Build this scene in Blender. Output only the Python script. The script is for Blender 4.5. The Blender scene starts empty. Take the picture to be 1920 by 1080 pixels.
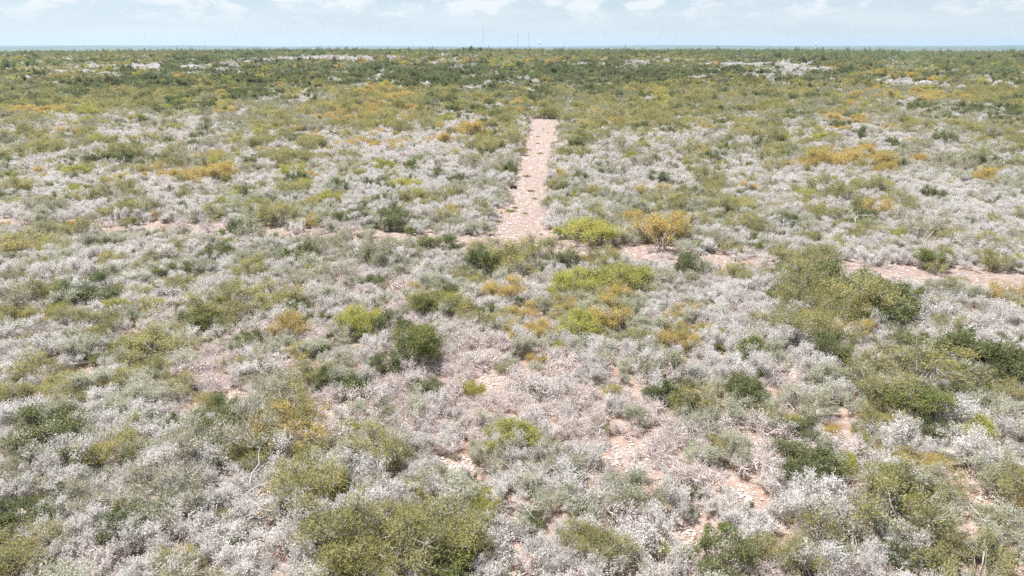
import bpy, math, random
import numpy as np
from mathutils import Vector

SC = bpy.context.scene
COL = SC.collection
R = math.radians

# ------------------------------------------------------------------ camera
CAM_H, PITCH, LENS = 12.5, 19.4, 24.0
cam = bpy.data.cameras.new('camera')
cam.lens = LENS; cam.sensor_width = 36.0; cam.clip_start = 0.5; cam.clip_end = 60000
cam_o = bpy.data.objects.new('camera', cam)
cam_o.location = (0, 0, CAM_H); cam_o.rotation_euler = (R(90 - PITCH), 0, 0)
COL.objects.link(cam_o); SC.camera = cam_o

# ------------------------------------------------------------------ sky, sun, exposure
SUN_DIR = Vector((-0.42, 0.20, 1.0)).normalized()
SUN_EL = math.asin(SUN_DIR.z); SUN_AZ = math.atan2(SUN_DIR.x, SUN_DIR.y)
world = bpy.data.worlds.new('World'); SC.world = world; world.use_nodes = True
wt = world.node_tree; wt.nodes.clear()
def wn(t, **kw):
    n = wt.nodes.new(t)
    for k, v in kw.items(): setattr(n, k, v)
    return n
sky = wn('ShaderNodeTexSky', sky_type='NISHITA', sun_disc=False, sun_elevation=SUN_EL, sun_rotation=SUN_AZ,
         altitude=150, air_density=1.0, dust_density=0.1, ozone_density=1.5)
tc = wn('ShaderNodeTexCoord')
mp = wn('ShaderNodeMapping'); mp.inputs['Scale'].default_value = (1, 1, 2.6); mp.inputs['Location'].default_value = (3.1, 1.7, .4)
wt.links.new(tc.outputs['Generated'], mp.inputs['Vector'])
nz = wn('ShaderNodeTexNoise'); nz.inputs['Scale'].default_value = 15; nz.inputs['Detail'].default_value = 7; nz.inputs['Roughness'].default_value = .58
nz.inputs['Distortion'].default_value = .25
wt.links.new(mp.outputs[0], nz.inputs['Vector'])
mp2 = wn('ShaderNodeMapping'); mp2.inputs['Scale'].default_value = (1, 1, 9); mp2.inputs['Location'].default_value = (7.3, .2, 2.2)
wt.links.new(tc.outputs['Generated'], mp2.inputs['Vector'])
nz2 = wn('ShaderNodeTexNoise'); nz2.inputs['Scale'].default_value = 6; nz2.inputs['Detail'].default_value = 6
wt.links.new(mp2.outputs[0], nz2.inputs['Vector'])
cr = wn('ShaderNodeValToRGB'); cr.color_ramp.elements[0].position = .47; cr.color_ramp.elements[1].position = .59
wt.links.new(nz.outputs['Fac'], cr.inputs['Fac'])
cr2 = wn('ShaderNodeValToRGB'); cr2.color_ramp.elements[0].position = .38; cr2.color_ramp.elements[1].position = .68
wt.links.new(nz2.outputs['Fac'], cr2.inputs['Fac'])
sx = wn('ShaderNodeSeparateXYZ'); wt.links.new(tc.outputs['Generated'], sx.inputs[0])
ev = wn('ShaderNodeMapRange'); ev.inputs['From Min'].default_value = .018; ev.inputs['From Max'].default_value = .05
wt.links.new(sx.outputs['Z'], ev.inputs['Value'])
m1 = wn('ShaderNodeMath', operation='MULTIPLY'); wt.links.new(cr.outputs['Color'], m1.inputs[0]); wt.links.new(ev.outputs[0], m1.inputs[1])
m2 = wn('ShaderNodeMath', operation='MULTIPLY'); wt.links.new(cr2.outputs['Color'], m2.inputs[0]); m2.inputs[1].default_value = .4
m3 = wn('ShaderNodeMath', operation='MAXIMUM'); wt.links.new(m1.outputs[0], m3.inputs[0]); wt.links.new(m2.outputs[0], m3.inputs[1])
m4 = wn('ShaderNodeMath', operation='MULTIPLY'); wt.links.new(m3.outputs[0], m4.inputs[0]); m4.inputs[1].default_value = .95
CLOUD, VEIL = (7.3, 7.55, 7.8, 1), (4.35, 5.2, 6.25, 1)           # cumulus puffs; thin high cloud between them
vl = wn('ShaderNodeMix', data_type='RGBA'); vl.inputs['Factor'].default_value = .6
wt.links.new(sky.outputs[0], vl.inputs[6]); vl.inputs[7].default_value = VEIL
mx = wn('ShaderNodeMix', data_type='RGBA')
wt.links.new(m4.outputs[0], mx.inputs['Factor']); wt.links.new(vl.outputs[2], mx.inputs[6]); mx.inputs[7].default_value = CLOUD
bg = wn('ShaderNodeBackground'); bg.inputs['Strength'].default_value = .05
wt.links.new(mx.outputs[2], bg.inputs['Color'])
wo = wn('ShaderNodeOutputWorld'); wt.links.new(bg.outputs[0], wo.inputs['Surface'])

sun = bpy.data.lights.new('sun', 'SUN'); sun.energy = 4.0; sun.angle = R(.53); sun.color = (1, .978, .945)
sun_o = bpy.data.objects.new('sun', sun); sun_o.rotation_euler = SUN_DIR.to_track_quat('Z', 'Y').to_euler()
sun_o.location = (-20, 10, 60); COL.objects.link(sun_o)
SC.view_settings.view_transform = 'Standard'; SC.view_settings.look = 'None'
SC.view_settings.exposure = 1.34; SC.view_settings.gamma = 1; SC.view_settings.use_curve_mapping = False
SC.render.engine = 'CYCLES'
cy = SC.cycles
cy.max_bounces = 7; cy.diffuse_bounces = 5; cy.glossy_bounces = 2; cy.transmission_bounces = 5
cy.transparent_max_bounces = 6; cy.volume_bounces = 1
cy.use_denoising = False

# ------------------------------------------------------------------ numbers: noise, terrain, sight lines
def _hash(ix, iy, s):
    h = (ix.astype(np.int64) * 374761393 + iy.astype(np.int64) * 668265263 + s * 982451653) & 0xffffffff
    h = ((h ^ (h >> 13)) * 1274126177) & 0xffffffff
    return ((h ^ (h >> 16)) & 0xffffff) / float(0xffffff)
def vnoise(x, y, s):
    x = np.asarray(x, float); y = np.asarray(y, float)
    ix, iy = np.floor(x), np.floor(y); fx, fy = x - ix, y - iy
    fx = fx * fx * (3 - 2 * fx); fy = fy * fy * (3 - 2 * fy)
    a, b = _hash(ix, iy, s), _hash(ix + 1, iy, s); c, d = _hash(ix, iy + 1, s), _hash(ix + 1, iy + 1, s)
    return (a * (1 - fx) + b * fx) * (1 - fy) + (c * (1 - fx) + d * fx) * fy
def fbm(x, y, s, o=4):
    v, a, t = 0, 1, 0
    for k in range(o):
        v = v + a * vnoise(x * 2 ** k, y * 2 ** k, s + k * 17); t += a; a *= .55
    return v / t
def sstep(a, b, x):
    t = np.clip((x - a) / (b - a), 0, 1); return t * t * (3 - 2 * t)
def hgt(x, y):
    x = np.asarray(x, float); y = np.asarray(y, float)
    d = np.hypot(x, y)
    h = .10 * (fbm(x / 14, y / 14, 5, 2) - .5) * sstep(4, 20, d)
    side = x / np.maximum(d, 1)                                   # -1 left .. 1 right
    crest = 6.9 - 1.4 * sstep(.1, .6, side) - 1.6 * sstep(.15, .6, -side)
    h = h + crest * sstep(160, 760, d) + 1.6 * (fbm(x / 190, y / 190, 31, 3) - .5) * sstep(150, 500, d)
    h = h - (crest + 16) * sstep(820, 1900, d)
    h = h + (43 + 62 * (fbm(x / 2100, y / 2100, 77, 4) - .5)) * sstep(3500, 9500, d)
    return h
F = 960 / math.tan(math.atan(18 / LENS)); _cp, _sp = math.cos(R(PITCH)), math.sin(R(PITCH))
def spot(u, v):
    """Ground point seen at a measured photograph point (1920 x 1080)."""
    a, b = (u - 960) / F, (540 - v) / F
    dx, dy, dz = a, _cp + b * _sp, -_sp + b * _cp
    T = np.geomspace(5, 20000, 1600)
    for _ in range(3):
        hit = CAM_H + T * dz <= hgt(dx * T, dy * T); k = int(np.argmax(hit)) if hit.any() else len(T) - 1
        T = np.linspace(T[max(k - 1, 0)], T[k], 40)
    return float(dx * T[-1]), float(dy * T[-1])
def away(u, v, dist):
    """Point at a given distance in the direction of a photograph point; also its height."""
    a, b = (u - 960) / F, (540 - v) / F
    dx, dy, dz = a, _cp + b * _sp, -_sp + b * _cp
    t = dist / math.hypot(dx, dy)
    return dx * t, dy * t, CAM_H + dz * t
def depth(x, y, z=0):
    return y * _cp + (CAM_H - z) * _sp

# ------------------------------------------------------------------ materials
def mat(name):
    m = bpy.data.materials.new(name); m.use_nodes = True; m.node_tree.nodes.clear(); return m, m.node_tree
def nd(t, typ, **kw):
    n = t.nodes.new(typ)
    for k, v in kw.items():
        if k.startswith('i_'): n.inputs[k[2:].replace('_', ' ')].default_value = v
        else: setattr(n, k, v)
    return n
def ramp(t, stops):
    n = t.nodes.new('ShaderNodeValToRGB'); e = n.color_ramp.elements
    while len(e) > 1: e.remove(e[-1])
    e[0].position, e[0].color = stops[0][0], (*stops[0][1], 1)
    for p, c in stops[1:]:
        k = e.new(p); k.color = (*c, 1)
    return n
def leaf_mat(name, stops, trans=.3, rough=.7, objvar=.35, spec=.25):
    m, t = mat(name); L = t.links.new
    at = nd(t, 'ShaderNodeAttribute', attribute_name='tint')
    oi = nd(t, 'ShaderNodeObjectInfo')
    a = nd(t, 'ShaderNodeMath', operation='MULTIPLY_ADD'); L(oi.outputs['Random'], a.inputs[0]); a.inputs[1].default_value = objvar; a.inputs[2].default_value = -objvar / 2
    s = nd(t, 'ShaderNodeMath', operation='ADD'); L(at.outputs['Fac'], s.inputs[0]); L(a.outputs[0], s.inputs[1])
    r = ramp(t, stops); L(s.outputs[0], r.inputs['Fac'])
    p = nd(t, 'ShaderNodeBsdfPrincipled'); p.inputs['Roughness'].default_value = rough; p.inputs['Specular IOR Level'].default_value = spec
    L(r.outputs['Color'], p.inputs['Base Color'])
    tr = nd(t, 'ShaderNodeBsdfTranslucent'); L(r.outputs['Color'], tr.inputs['Color'])
    mixs = nd(t, 'ShaderNodeMixShader'); mixs.inputs[0].default_value = trans
    L(p.outputs[0], mixs.inputs[1]); L(tr.outputs[0], mixs.inputs[2])
    o = nd(t, 'ShaderNodeOutputMaterial'); L(mixs.outputs[0], o.inputs['Surface'])
    return m
def rough_mat(name, c1, c2, scale=8, rough=.85, bump=.3, metal=0, spec=.3):
    m, t = mat(name); L = t.links.new
    tcn = nd(t, 'ShaderNodeTexCoord')
    n = nd(t, 'ShaderNodeTexNoise'); n.inputs['Scale'].default_value = scale; n.inputs['Detail'].default_value = 5
    L(tcn.outputs['Object'], n.inputs['Vector'])
    r = ramp(t, [(.3, c1), (.7, c2)]); L(n.outputs['Fac'], r.inputs['Fac'])
    p = nd(t, 'ShaderNodeBsdfPrincipled'); p.inputs['Roughness'].default_value = rough; p.inputs['Metallic'].default_value = metal
    p.inputs['Specular IOR Level'].default_value = spec
    L(r.outputs['Color'], p.inputs['Base Color'])
    b = nd(t, 'ShaderNodeBump'); b.inputs['Strength'].default_value = bump; b.inputs['Distance'].default_value = .01
    L(n.outputs['Fac'], b.inputs['Height']); L(b.outputs[0], p.inputs['Normal'])
    o = nd(t, 'ShaderNodeOutputMaterial'); L(p.outputs[0], o.inputs['Surface'])
    return m
def soil_mat(name, base, pale, red, far=False):
    m, t = mat(name); L = t.links.new
    g = nd(t, 'ShaderNodeNewGeometry')
    def noise(sc, det=5, ro=.6):
        n = nd(t, 'ShaderNodeTexNoise'); n.inputs['Scale'].default_value = sc; n.inputs['Detail'].default_value = det; n.inputs['Roughness'].default_value = ro
        L(g.outputs['Position'], n.inputs['Vector']); return n
    n1, n2, n3 = noise(.35), noise(2.3, 6, .7), noise(14, 4, .7)
    r1 = ramp(t, [(.35, base), (.68, red)]); L(n1.outputs['Fac'], r1.inputs['Fac'])
    f2 = ramp(t, [(.46, (0, 0, 0)), (.66, (1, 1, 1))]); L(n2.outputs['Fac'], f2.inputs['Fac'])
    x1 = nd(t, 'ShaderNodeMix', data_type='RGBA'); L(f2.outputs['Color'], x1.inputs['Factor']); L(r1.outputs['Color'], x1.inputs[6]); x1.inputs[7].default_value = (*pale, 1)
    vo = nd(t, 'ShaderNodeTexVoronoi'); vo.inputs['Scale'].default_value = 9; L(g.outputs['Position'], vo.inputs['Vector'])
    f3 = ramp(t, [(.10, (1, 1, 1)), (.22, (0, 0, 0))]); L(vo.outputs['Distance'], f3.inputs['Fac'])
    cm = nd(t, 'ShaderNodeMath', operation='MULTIPLY'); L(f3.outputs['Color'], cm.inputs[0]); L(n3.outputs['Fac'], cm.inputs[1])
    x2 = nd(t, 'ShaderNodeMix', data_type='RGBA'); L(cm.outputs[0], x2.inputs['Factor']); L(x1.outputs[2], x2.inputs[6]); x2.inputs[7].default_value = (.56, .48, .42, 1)
    out = x2.outputs[2]
    if far:                                                       # low scrub too far off to tell apart
        ln = nd(t, 'ShaderNodeVectorMath', operation='LENGTH'); L(g.outputs['Position'], ln.inputs[0])
        mr = nd(t, 'ShaderNodeMapRange'); mr.inputs['From Min'].default_value = 420; mr.inputs['From Max'].default_value = 900; L(ln.outputs['Value'], mr.inputs['Value'])
        n4 = noise(.004, 6, .65)
        r4 = ramp(t, [(.3, (.045, .065, .035)), (.5, (.075, .09, .045)), (.66, (.12, .115, .065)), (.76, (.22, .19, .15))]); L(n4.outputs['Fac'], r4.inputs['Fac'])
        x3 = nd(t, 'ShaderNodeMix', data_type='RGBA'); L(mr.outputs[0], x3.inputs['Factor']); L(out, x3.inputs[6]); L(r4.outputs['Color'], x3.inputs[7]); out = x3.outputs[2]
    p = nd(t, 'ShaderNodeBsdfPrincipled'); p.inputs['Roughness'].default_value = .95; p.inputs['Specular IOR Level'].default_value = .15
    L(out, p.inputs['Base Color'])
    ba = nd(t, 'ShaderNodeMath', operation='MULTIPLY_ADD'); L(n2.outputs['Fac'], ba.inputs[0]); ba.inputs[1].default_value = 2.0; L(n3.outputs['Fac'], ba.inputs[2])
    b = nd(t, 'ShaderNodeBump'); b.inputs['Strength'].default_value = .8; b.inputs['Distance'].default_value = .05
    L(ba.outputs[0], b.inputs['Height']); L(b.outputs[0], p.inputs['Normal'])
    o = nd(t, 'ShaderNodeOutputMaterial'); L(p.outputs[0], o.inputs['Surface'])
    return m

M = {}
M['soil'] = soil_mat('pink_soil', (.28, .205, .175), (.38, .315, .28), (.275, .175, .13), far=True)
M['path'] = soil_mat('pale_caliche', (.235, .178, .158), (.345, .29, .265), (.215, .148, .12))
M['stone'] = rough_mat('white_stone', (.32, .26, .225), (.60, .54, .49), 6, .9)
M['bark_pale'] = rough_mat('pale_bark', (.42, .385, .355), (.60, .565, .53), 14)
M['bark'] = rough_mat('grey_bark', (.16, .14, .125), (.34, .31, .28), 14)
M['bark_mid'] = rough_mat('weathered_bark', (.27, .245, .22), (.46, .43, .40), 14)
M['bark_white'] = rough_mat('bleached_wood', (.42, .40, .375), (.62, .60, .57), 10)
M['twig'] = rough_mat('pinkish_grey_twig', (.52, .445, .42), (.70, .63, .60), 10)
M['grey'] = leaf_mat('ash_grey_leaf', [(0, (.46, .425, .40)), (.4, (.655, .62, .59)), (1, (.85, .825, .80))], .48, .7, spec=.15)
M['twigleaf'] = leaf_mat('dry_pinkish_leaf', [(0, (.51, .44, .41)), (.5, (.68, .61, .58)), (1, (.82, .765, .735))], .48, spec=.15)
M['sage'] = leaf_mat('sage_green_leaf', [(0, (.34, .345, .25)), (.4, (.47, .47, .36)), (1, (.64, .63, .52))], .48, objvar=.5, spec=.15)
M['olive'] = leaf_mat('olive_leaf', [(0, (.19, .20, .095)), (.35, (.315, .305, .135)), (.7, (.46, .415, .165)), (1, (.55, .475, .20))], .5, spec=.15)
M['amber'] = leaf_mat('amber_leaf', [(0, (.32, .27, .11)), (.35, (.51, .39, .135)), (.7, (.62, .48, .16)), (1, (.63, .46, .18))], .5, spec=.15)
M['dark'] = leaf_mat('dark_green_leaf', [(0, (.12, .145, .065)), (.5, (.195, .22, .10)), (1, (.32, .32, .15))], .48, .65, spec=.15)
M['wisp'] = leaf_mat('grey_green_leaf', [(0, (.21, .215, .11)), (.5, (.34, .335, .20)), (1, (.53, .50, .38))], .45, spec=.15)
M['bright'] = leaf_mat('bright_green_leaf', [(0, (.13, .165, .055)), (.5, (.22, .26, .085)), (1, (.36, .375, .14))], .48, .6, spec=.2)
M['round'] = leaf_mat('round_bush_leaf', [(0, (.12, .15, .045)), (.5, (.21, .235, .075)), (1, (.36, .36, .13))], .42, .6, spec=.2)
M['lime'] = leaf_mat('lime_leaf', [(0, (.27, .28, .075)), (.5, (.45, .44, .12)), (1, (.60, .56, .16))], .48, spec=.15)
M['ridge'] = leaf_mat('mesquite_leaf', [(0, (.15, .20, .08)), (.5, (.25, .30, .13)), (1, (.39, .42, .21))], .48, spec=.1)
M['rubber'] = rough_mat('black_rubber', (.012, .012, .013), (.035, .035, .037), 20, .6, .2)
M['teal'] = rough_mat('teal_plastic', (.01, .30, .26), (.03, .42, .36), 5, .35, .1, spec=.5)
M['mint'] = rough_mat('faded_mint_plastic', (.30, .50, .46), (.45, .60, .56), 5, .45, .1, spec=.5)
M['steel'] = rough_mat('galvanised_steel', (.28, .29, .30), (.40, .41, .42), .2, .5, 0, .3)
M['white_paint'] = rough_mat('white_paint', (.78, .78, .77), (.82, .82, .81), .3, .5, 0)
M['pole'] = rough_mat('weathered_pole', (.10, .08, .065), (.17, .14, .12), 2)
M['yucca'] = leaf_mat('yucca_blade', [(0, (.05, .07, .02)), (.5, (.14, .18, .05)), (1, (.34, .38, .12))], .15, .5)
M['thatch'] = rough_mat('dry_yucca_thatch', (.07, .055, .04), (.16, .13, .10), 8)

# ------------------------------------------------------------------ mesh helpers
def mesh(name, v, f, mats, mi=None, tint=None, smooth=False):
    me = bpy.data.meshes.new(name)
    v = np.asarray(v, np.float32)
    if isinstance(f, np.ndarray):
        n, k = f.shape
        me.vertices.add(len(v)); me.vertices.foreach_set('co', v.ravel())
        me.loops.add(n * k); me.loops.foreach_set('vertex_index', f.ravel().astype(np.int32))
        me.polygons.add(n); me.polygons.foreach_set('loop_start', np.arange(0, n * k, k, dtype=np.int32))
        me.update(calc_edges=True)
    else:
        me.from_pydata([tuple(map(float, p)) for p in v], [], f); me.update()
    for m in mats: me.materials.append(M[m])
    if mi is not None: me.polygons.foreach_set('material_index', np.asarray(mi, np.int32))
    if tint is not None:
        a = me.attributes.new('tint', 'FLOAT', 'POINT'); a.data.foreach_set('value', np.asarray(tint, np.float32))
    if smooth: me.polygons.foreach_set('use_smooth', np.ones(len(me.polygons), bool))
    return me
def obj(name, me, parent=None, loc=(0, 0, 0), rz=0, sc=(1, 1, 1)):
    o = bpy.data.objects.new(name, me); COL.objects.link(o)
    o.location = loc; o.rotation_euler = (0, 0, rz); o.scale = sc
    if parent: o.parent = parent
    return o
def tag(o, label=None, cat=None, group=None, kind=None):
    if label: o['label'] = label
    if cat: o['category'] = cat
    if group: o['group'] = group
    if kind: o['kind'] = kind
    return o
def unit(a): return a / np.maximum(np.linalg.norm(a, axis=-1, keepdims=True), 1e-9)
def tubes(P, Q, r0, r1, sides=3):
    """Straight tapered tubes from points P to Q, as one quad array."""
    n = len(P); d = unit(Q - P)
    ref = np.where(np.abs(d[:, 2:3]) < .9, np.array([[0, 0, 1.]]), np.array([[1., 0, 0]]))
    a = unit(np.cross(d, ref)); b = np.cross(d, a)
    an = np.arange(sides) * 2 * np.pi / sides
    c, s = np.cos(an)[None, :, None], np.sin(an)[None, :, None]
    ring = a[:, None] * c + b[:, None] * s
    r0 = np.broadcast_to(r0, (n,)).reshape(n, 1, 1); r1 = np.broadcast_to(r1, (n,)).reshape(n, 1, 1)
    v = np.concatenate([P[:, None] + ring * r0, Q[:, None] + ring * r1], 1).reshape(-1, 3)
    k = np.arange(sides); k2 = (k + 1) % sides
    f = np.stack([k, k2, k2 + sides, k + sides], 1)[None] + (np.arange(n) * 2 * sides)[:, None, None]
    return v, f.reshape(-1, 4)
def blades(P, ax, ln, wd, rng):
    """Leaf quads (slim rhombs) at P along ax."""
    n = len(P); sd = unit(np.cross(ax, rng.normal(size=(n, 3))))
    ln = np.broadcast_to(ln, (n,))[:, None]; wd = np.broadcast_to(wd, (n,))[:, None]
    up = np.cross(sd, ax) * wd * .35
    v = np.stack([P, P + ax * ln * .5 + sd * wd * .5 + up, P + ax * ln, P + ax * ln * .5 - sd * wd * .5 + up], 1).reshape(-1, 3)
    f = np.arange(4 * n).reshape(n, 4)
    return v, f
def cat_vf(parts):
    vs, fs, k = [], [], 0
    for v, f in parts:
        vs.append(v); fs.append(f + k); k += len(v)
    return np.concatenate(vs), np.concatenate(fs)

def shrub(seed, W, H, lobes, tips, leaves, ll, lw, spread=.06, spike=.14, twigs=.5, lobe_r=(.24, .42), stem=.02, low=.12, flat=1.0, upright=.5, tvar=.22):
    """Crown of lumpy lobes carried on bent stems: returns foliage (v, f, tint) and branches (v, f)."""
    g = np.random.default_rng(seed); Rr = W / 2
    th = g.uniform(0, 2 * np.pi, lobes) + np.arange(lobes) * 2.4; rr = Rr * np.sqrt(g.uniform(.02, .80, lobes))
    lz = H * (g.uniform(.34, .84, lobes)) * (1 - .45 * (rr / Rr) ** 2)
    C = np.stack([rr * np.cos(th), rr * np.sin(th), lz], 1)
    LR = Rr * g.uniform(*lobe_r, lobes); LR = np.minimum(LR, (H - C[:, 2]) * 1.05 + .12 * H)
    li = g.choice(lobes, tips, p=LR ** 2 / (LR ** 2).sum())
    d = unit(g.normal(size=(tips, 3)) + np.array([0, 0, .55]))
    rad = LR[li] * np.where(g.random(tips) < .25, g.uniform(.35, .8, tips), g.uniform(.8, 1.12, tips))
    T = C[li] + d * rad[:, None] * np.array([1, 1, .9 * flat])
    T[:, 2] = np.maximum(T[:, 2], low * H * g.uniform(.5, 1.5, tips))
    # stems
    base = np.stack([g.normal(0, .06 * Rr, lobes), g.normal(0, .06 * Rr, lobes), np.full(lobes, -.06)], 1)
    mid = base * .5 + C * .5 + g.normal(0, .10 * Rr, (lobes, 3)) + np.array([0, 0, -.06 * H])
    mid[:, 2] = np.maximum(mid[:, 2], .05)
    parts = [tubes(base, mid, stem, stem * .75, 4), tubes(mid, C, stem * .75, stem * .45, 4)]
    sel = np.where(g.random(tips) < twigs)[0]
    st = np.where(g.random(len(sel))[:, None] < .6, C[li[sel]], mid[li[sel]] * .35 + C[li[sel]] * .65)
    kn = st * .45 + T[sel] * .55 + g.normal(0, .04 * Rr, (len(sel), 3))
    parts += [tubes(st, kn, stem * .38, stem * .26), tubes(kn, T[sel], stem * .26, stem * .10)]
    bv, bf = cat_vf(parts)
    if leaves <= 0: return None, (bv, bf)
    N = tips * leaves; ti = np.repeat(np.arange(tips), leaves)
    od = unit(d + np.array([0, 0, upright]))
    P = T[ti] + od[ti] * g.uniform(-spike, spike * .5, N)[:, None] + g.normal(0, spread, (N, 3))
    P[:, 2] = np.maximum(P[:, 2], .02)
    ax = unit(od[ti] * .7 + g.normal(0, .6, (N, 3)))
    v, f = blades(P, ax, ll * g.uniform(.7, 1.35, N), lw * g.uniform(.7, 1.3, N), g)
    lt = g.uniform(-.5, .5, lobes) * tvar * 1.6
    tt = .5 + lt[li] + g.normal(0, tvar * .5, tips)
    tint = np.repeat(np.clip(tt[ti] + g.normal(0, tvar * .6, N), 0, 1), 4)
    return (v, f, tint), (bv, bf)

# kind: (foliage mat, branch mat, near params, nominal W, nominal H)
KINDS = {
 'grey':   dict(fm='grey', bm='bark_pale', W=1.25, H=.72, lobes=9, tips=150, leaves=28, ll=.046, lw=.022, spread=.035, spike=.15, twigs=.6, upright=.8, lobe_r=(.22, .40)),
 'sage':   dict(fm='sage', bm='bark_pale', W=1.25, H=.72, lobes=9, tips=150, leaves=28, ll=.046, lw=.022, spread=.035, spike=.15, twigs=.6, upright=.8, lobe_r=(.22, .40)),
 'twig':   dict(fm='twigleaf', bm='twig', W=1.15, H=.50, lobes=10, tips=190, leaves=5, ll=.05, lw=.018, spread=.04, spike=.13, twigs=1, stem=.024, upright=.6, lobe_r=(.25, .45)),
 'olive':  dict(fm='olive', bm='bark_mid', W=2.6, H=1.5, lobes=24, tips=340, leaves=20, ll=.075, lw=.026, spread=.075, spike=.17, twigs=.95, stem=.03, lobe_r=(.14, .34)),
 'amber':  dict(fm='amber', bm='bark_mid', W=2.4, H=1.35, lobes=22, tips=320, leaves=20, ll=.075, lw=.026, spread=.075, spike=.17, twigs=.95, stem=.03, lobe_r=(.14, .34)),
 'dark':   dict(fm='dark', bm='bark', W=1.8, H=1.35, lobes=17, tips=230, leaves=24, ll=.065, lw=.036, spread=.055, spike=.16, twigs=.6, stem=.026, lobe_r=(.18, .38)),
 'wisp':   dict(fm='wisp', bm='bark_pale', W=2.2, H=1.35, lobes=13, tips=260, leaves=15, ll=.065, lw=.022, spread=.06, spike=.18, twigs=1, stem=.034, lobe_r=(.22, .38)),
 'bright': dict(fm='bright', bm='bark', W=.95, H=.75, lobes=8, tips=95, leaves=22, ll=.06, lw=.04, spread=.045, spike=.12, twigs=.5),
 'lime':   dict(fm='lime', bm='bark_mid', W=2.4, H=1.5, lobes=22, tips=340, leaves=22, ll=.075, lw=.03, spread=.075, spike=.16, twigs=.95, stem=.03, lobe_r=(.14, .34)),
 'round':  dict(fm='round', bm='bark_mid', W=2.0, H=1.95, lobes=22, tips=420, leaves=22, ll=.055, lw=.034, spread=.05, spike=.14, twigs=.6, stem=.03, low=.2, lobe_r=(.20, .40)),
 'ridge':  dict(fm='ridge', bm='bark', W=4.2, H=3.4, lobes=14, tips=170, leaves=16, ll=.26, lw=.14, spread=.18, spike=.35, twigs=.5, stem=.08, low=.25),
}
def build(kind, seed, lod=0, sparse=False):
    k = {a: b for a, b in KINDS[kind].items() if a not in ('fm', 'bm')}
    if lod == 1:
        k['tips'] = int(k['tips'] * .55); k['leaves'] = max(3, int(k['leaves'] * .6)); k['ll'] *= 1.55; k['lw'] *= 1.75; k['twigs'] *= .4; k['spread'] *= 1.2
    if sparse: k['tips'] = int(k['tips'] * .5); k['lobes'] = max(5, int(k['lobes'] * .7)); k['twigs'] = min(1, k['twigs'] * 1.5)
    return shrub(seed, **k)
# far clumps: several bushes grown together, leaves drawn as leaf bunches
def clump(kind, seed):
    g = np.random.default_rng(seed); F_, B_ = [], []
    n = 6
    k = {a: b for a, b in KINDS[kind].items() if a not in ('fm', 'bm')}
    vs, fs, ts, q = [], [], [], 0
    bv, bf, qb = [], [], 0
    for i in range(n):
        kk = dict(k); kk.update(tips=80, leaves=6, ll=.24, lw=.13, spread=.12, spike=.24, twigs=.35, lobes=9, stem=.045)
        kk['W'] = max(1.9, k['W'] * .95) * g.uniform(.7, 1.35); kk['H'] = max(.95, k['H'] * 1.25) * g.uniform(.6, 1.4)
        (v, f, t), (b, h) = shrub(seed * 31 + i, **kk)
        off = np.array([*(g.normal(0, 1.35, 2)), 0])
        vs.append(v + off); fs.append(f + q); q += len(v); ts.append(np.clip(t + g.normal(0, .12), 0, 1))
        bv.append(b + off); bf.append(h + qb); qb += len(b)
    return (np.concatenate(vs), np.concatenate(fs), np.concatenate(ts)), (np.concatenate(bv), np.concatenate(bf))

# ------------------------------------------------------------------ setting: ground, path, track
def polar_ground():
    rs = np.concatenate([[0], np.geomspace(2.0, 14000, 330)]); A = 360
    th = np.linspace(0, 2 * np.pi, A, endpoint=False)
    Rg, Tg = np.meshgrid(rs, th, indexing='ij')
    X, Y = Rg * np.sin(Tg), Rg * np.cos(Tg); Z = hgt(X, Y)
    v = np.stack([X, Y, Z], -1).reshape(-1, 3)
    i, j = np.meshgrid(np.arange(len(rs) - 1), np.arange(A), indexing='ij'); j2 = (j + 1) % A
    f = np.stack([i * A + j, i * A + j2, (i + 1) * A + j2, (i + 1) * A + j], -1).reshape(-1, 4)
    return mesh('ground', v, f[A:], ['soil'], smooth=True), v, f
gm, _, _ = polar_ground()
tag(obj('ground', gm), 'pinkish stony soil of the flat scrub plain', None, kind='structure')

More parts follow.
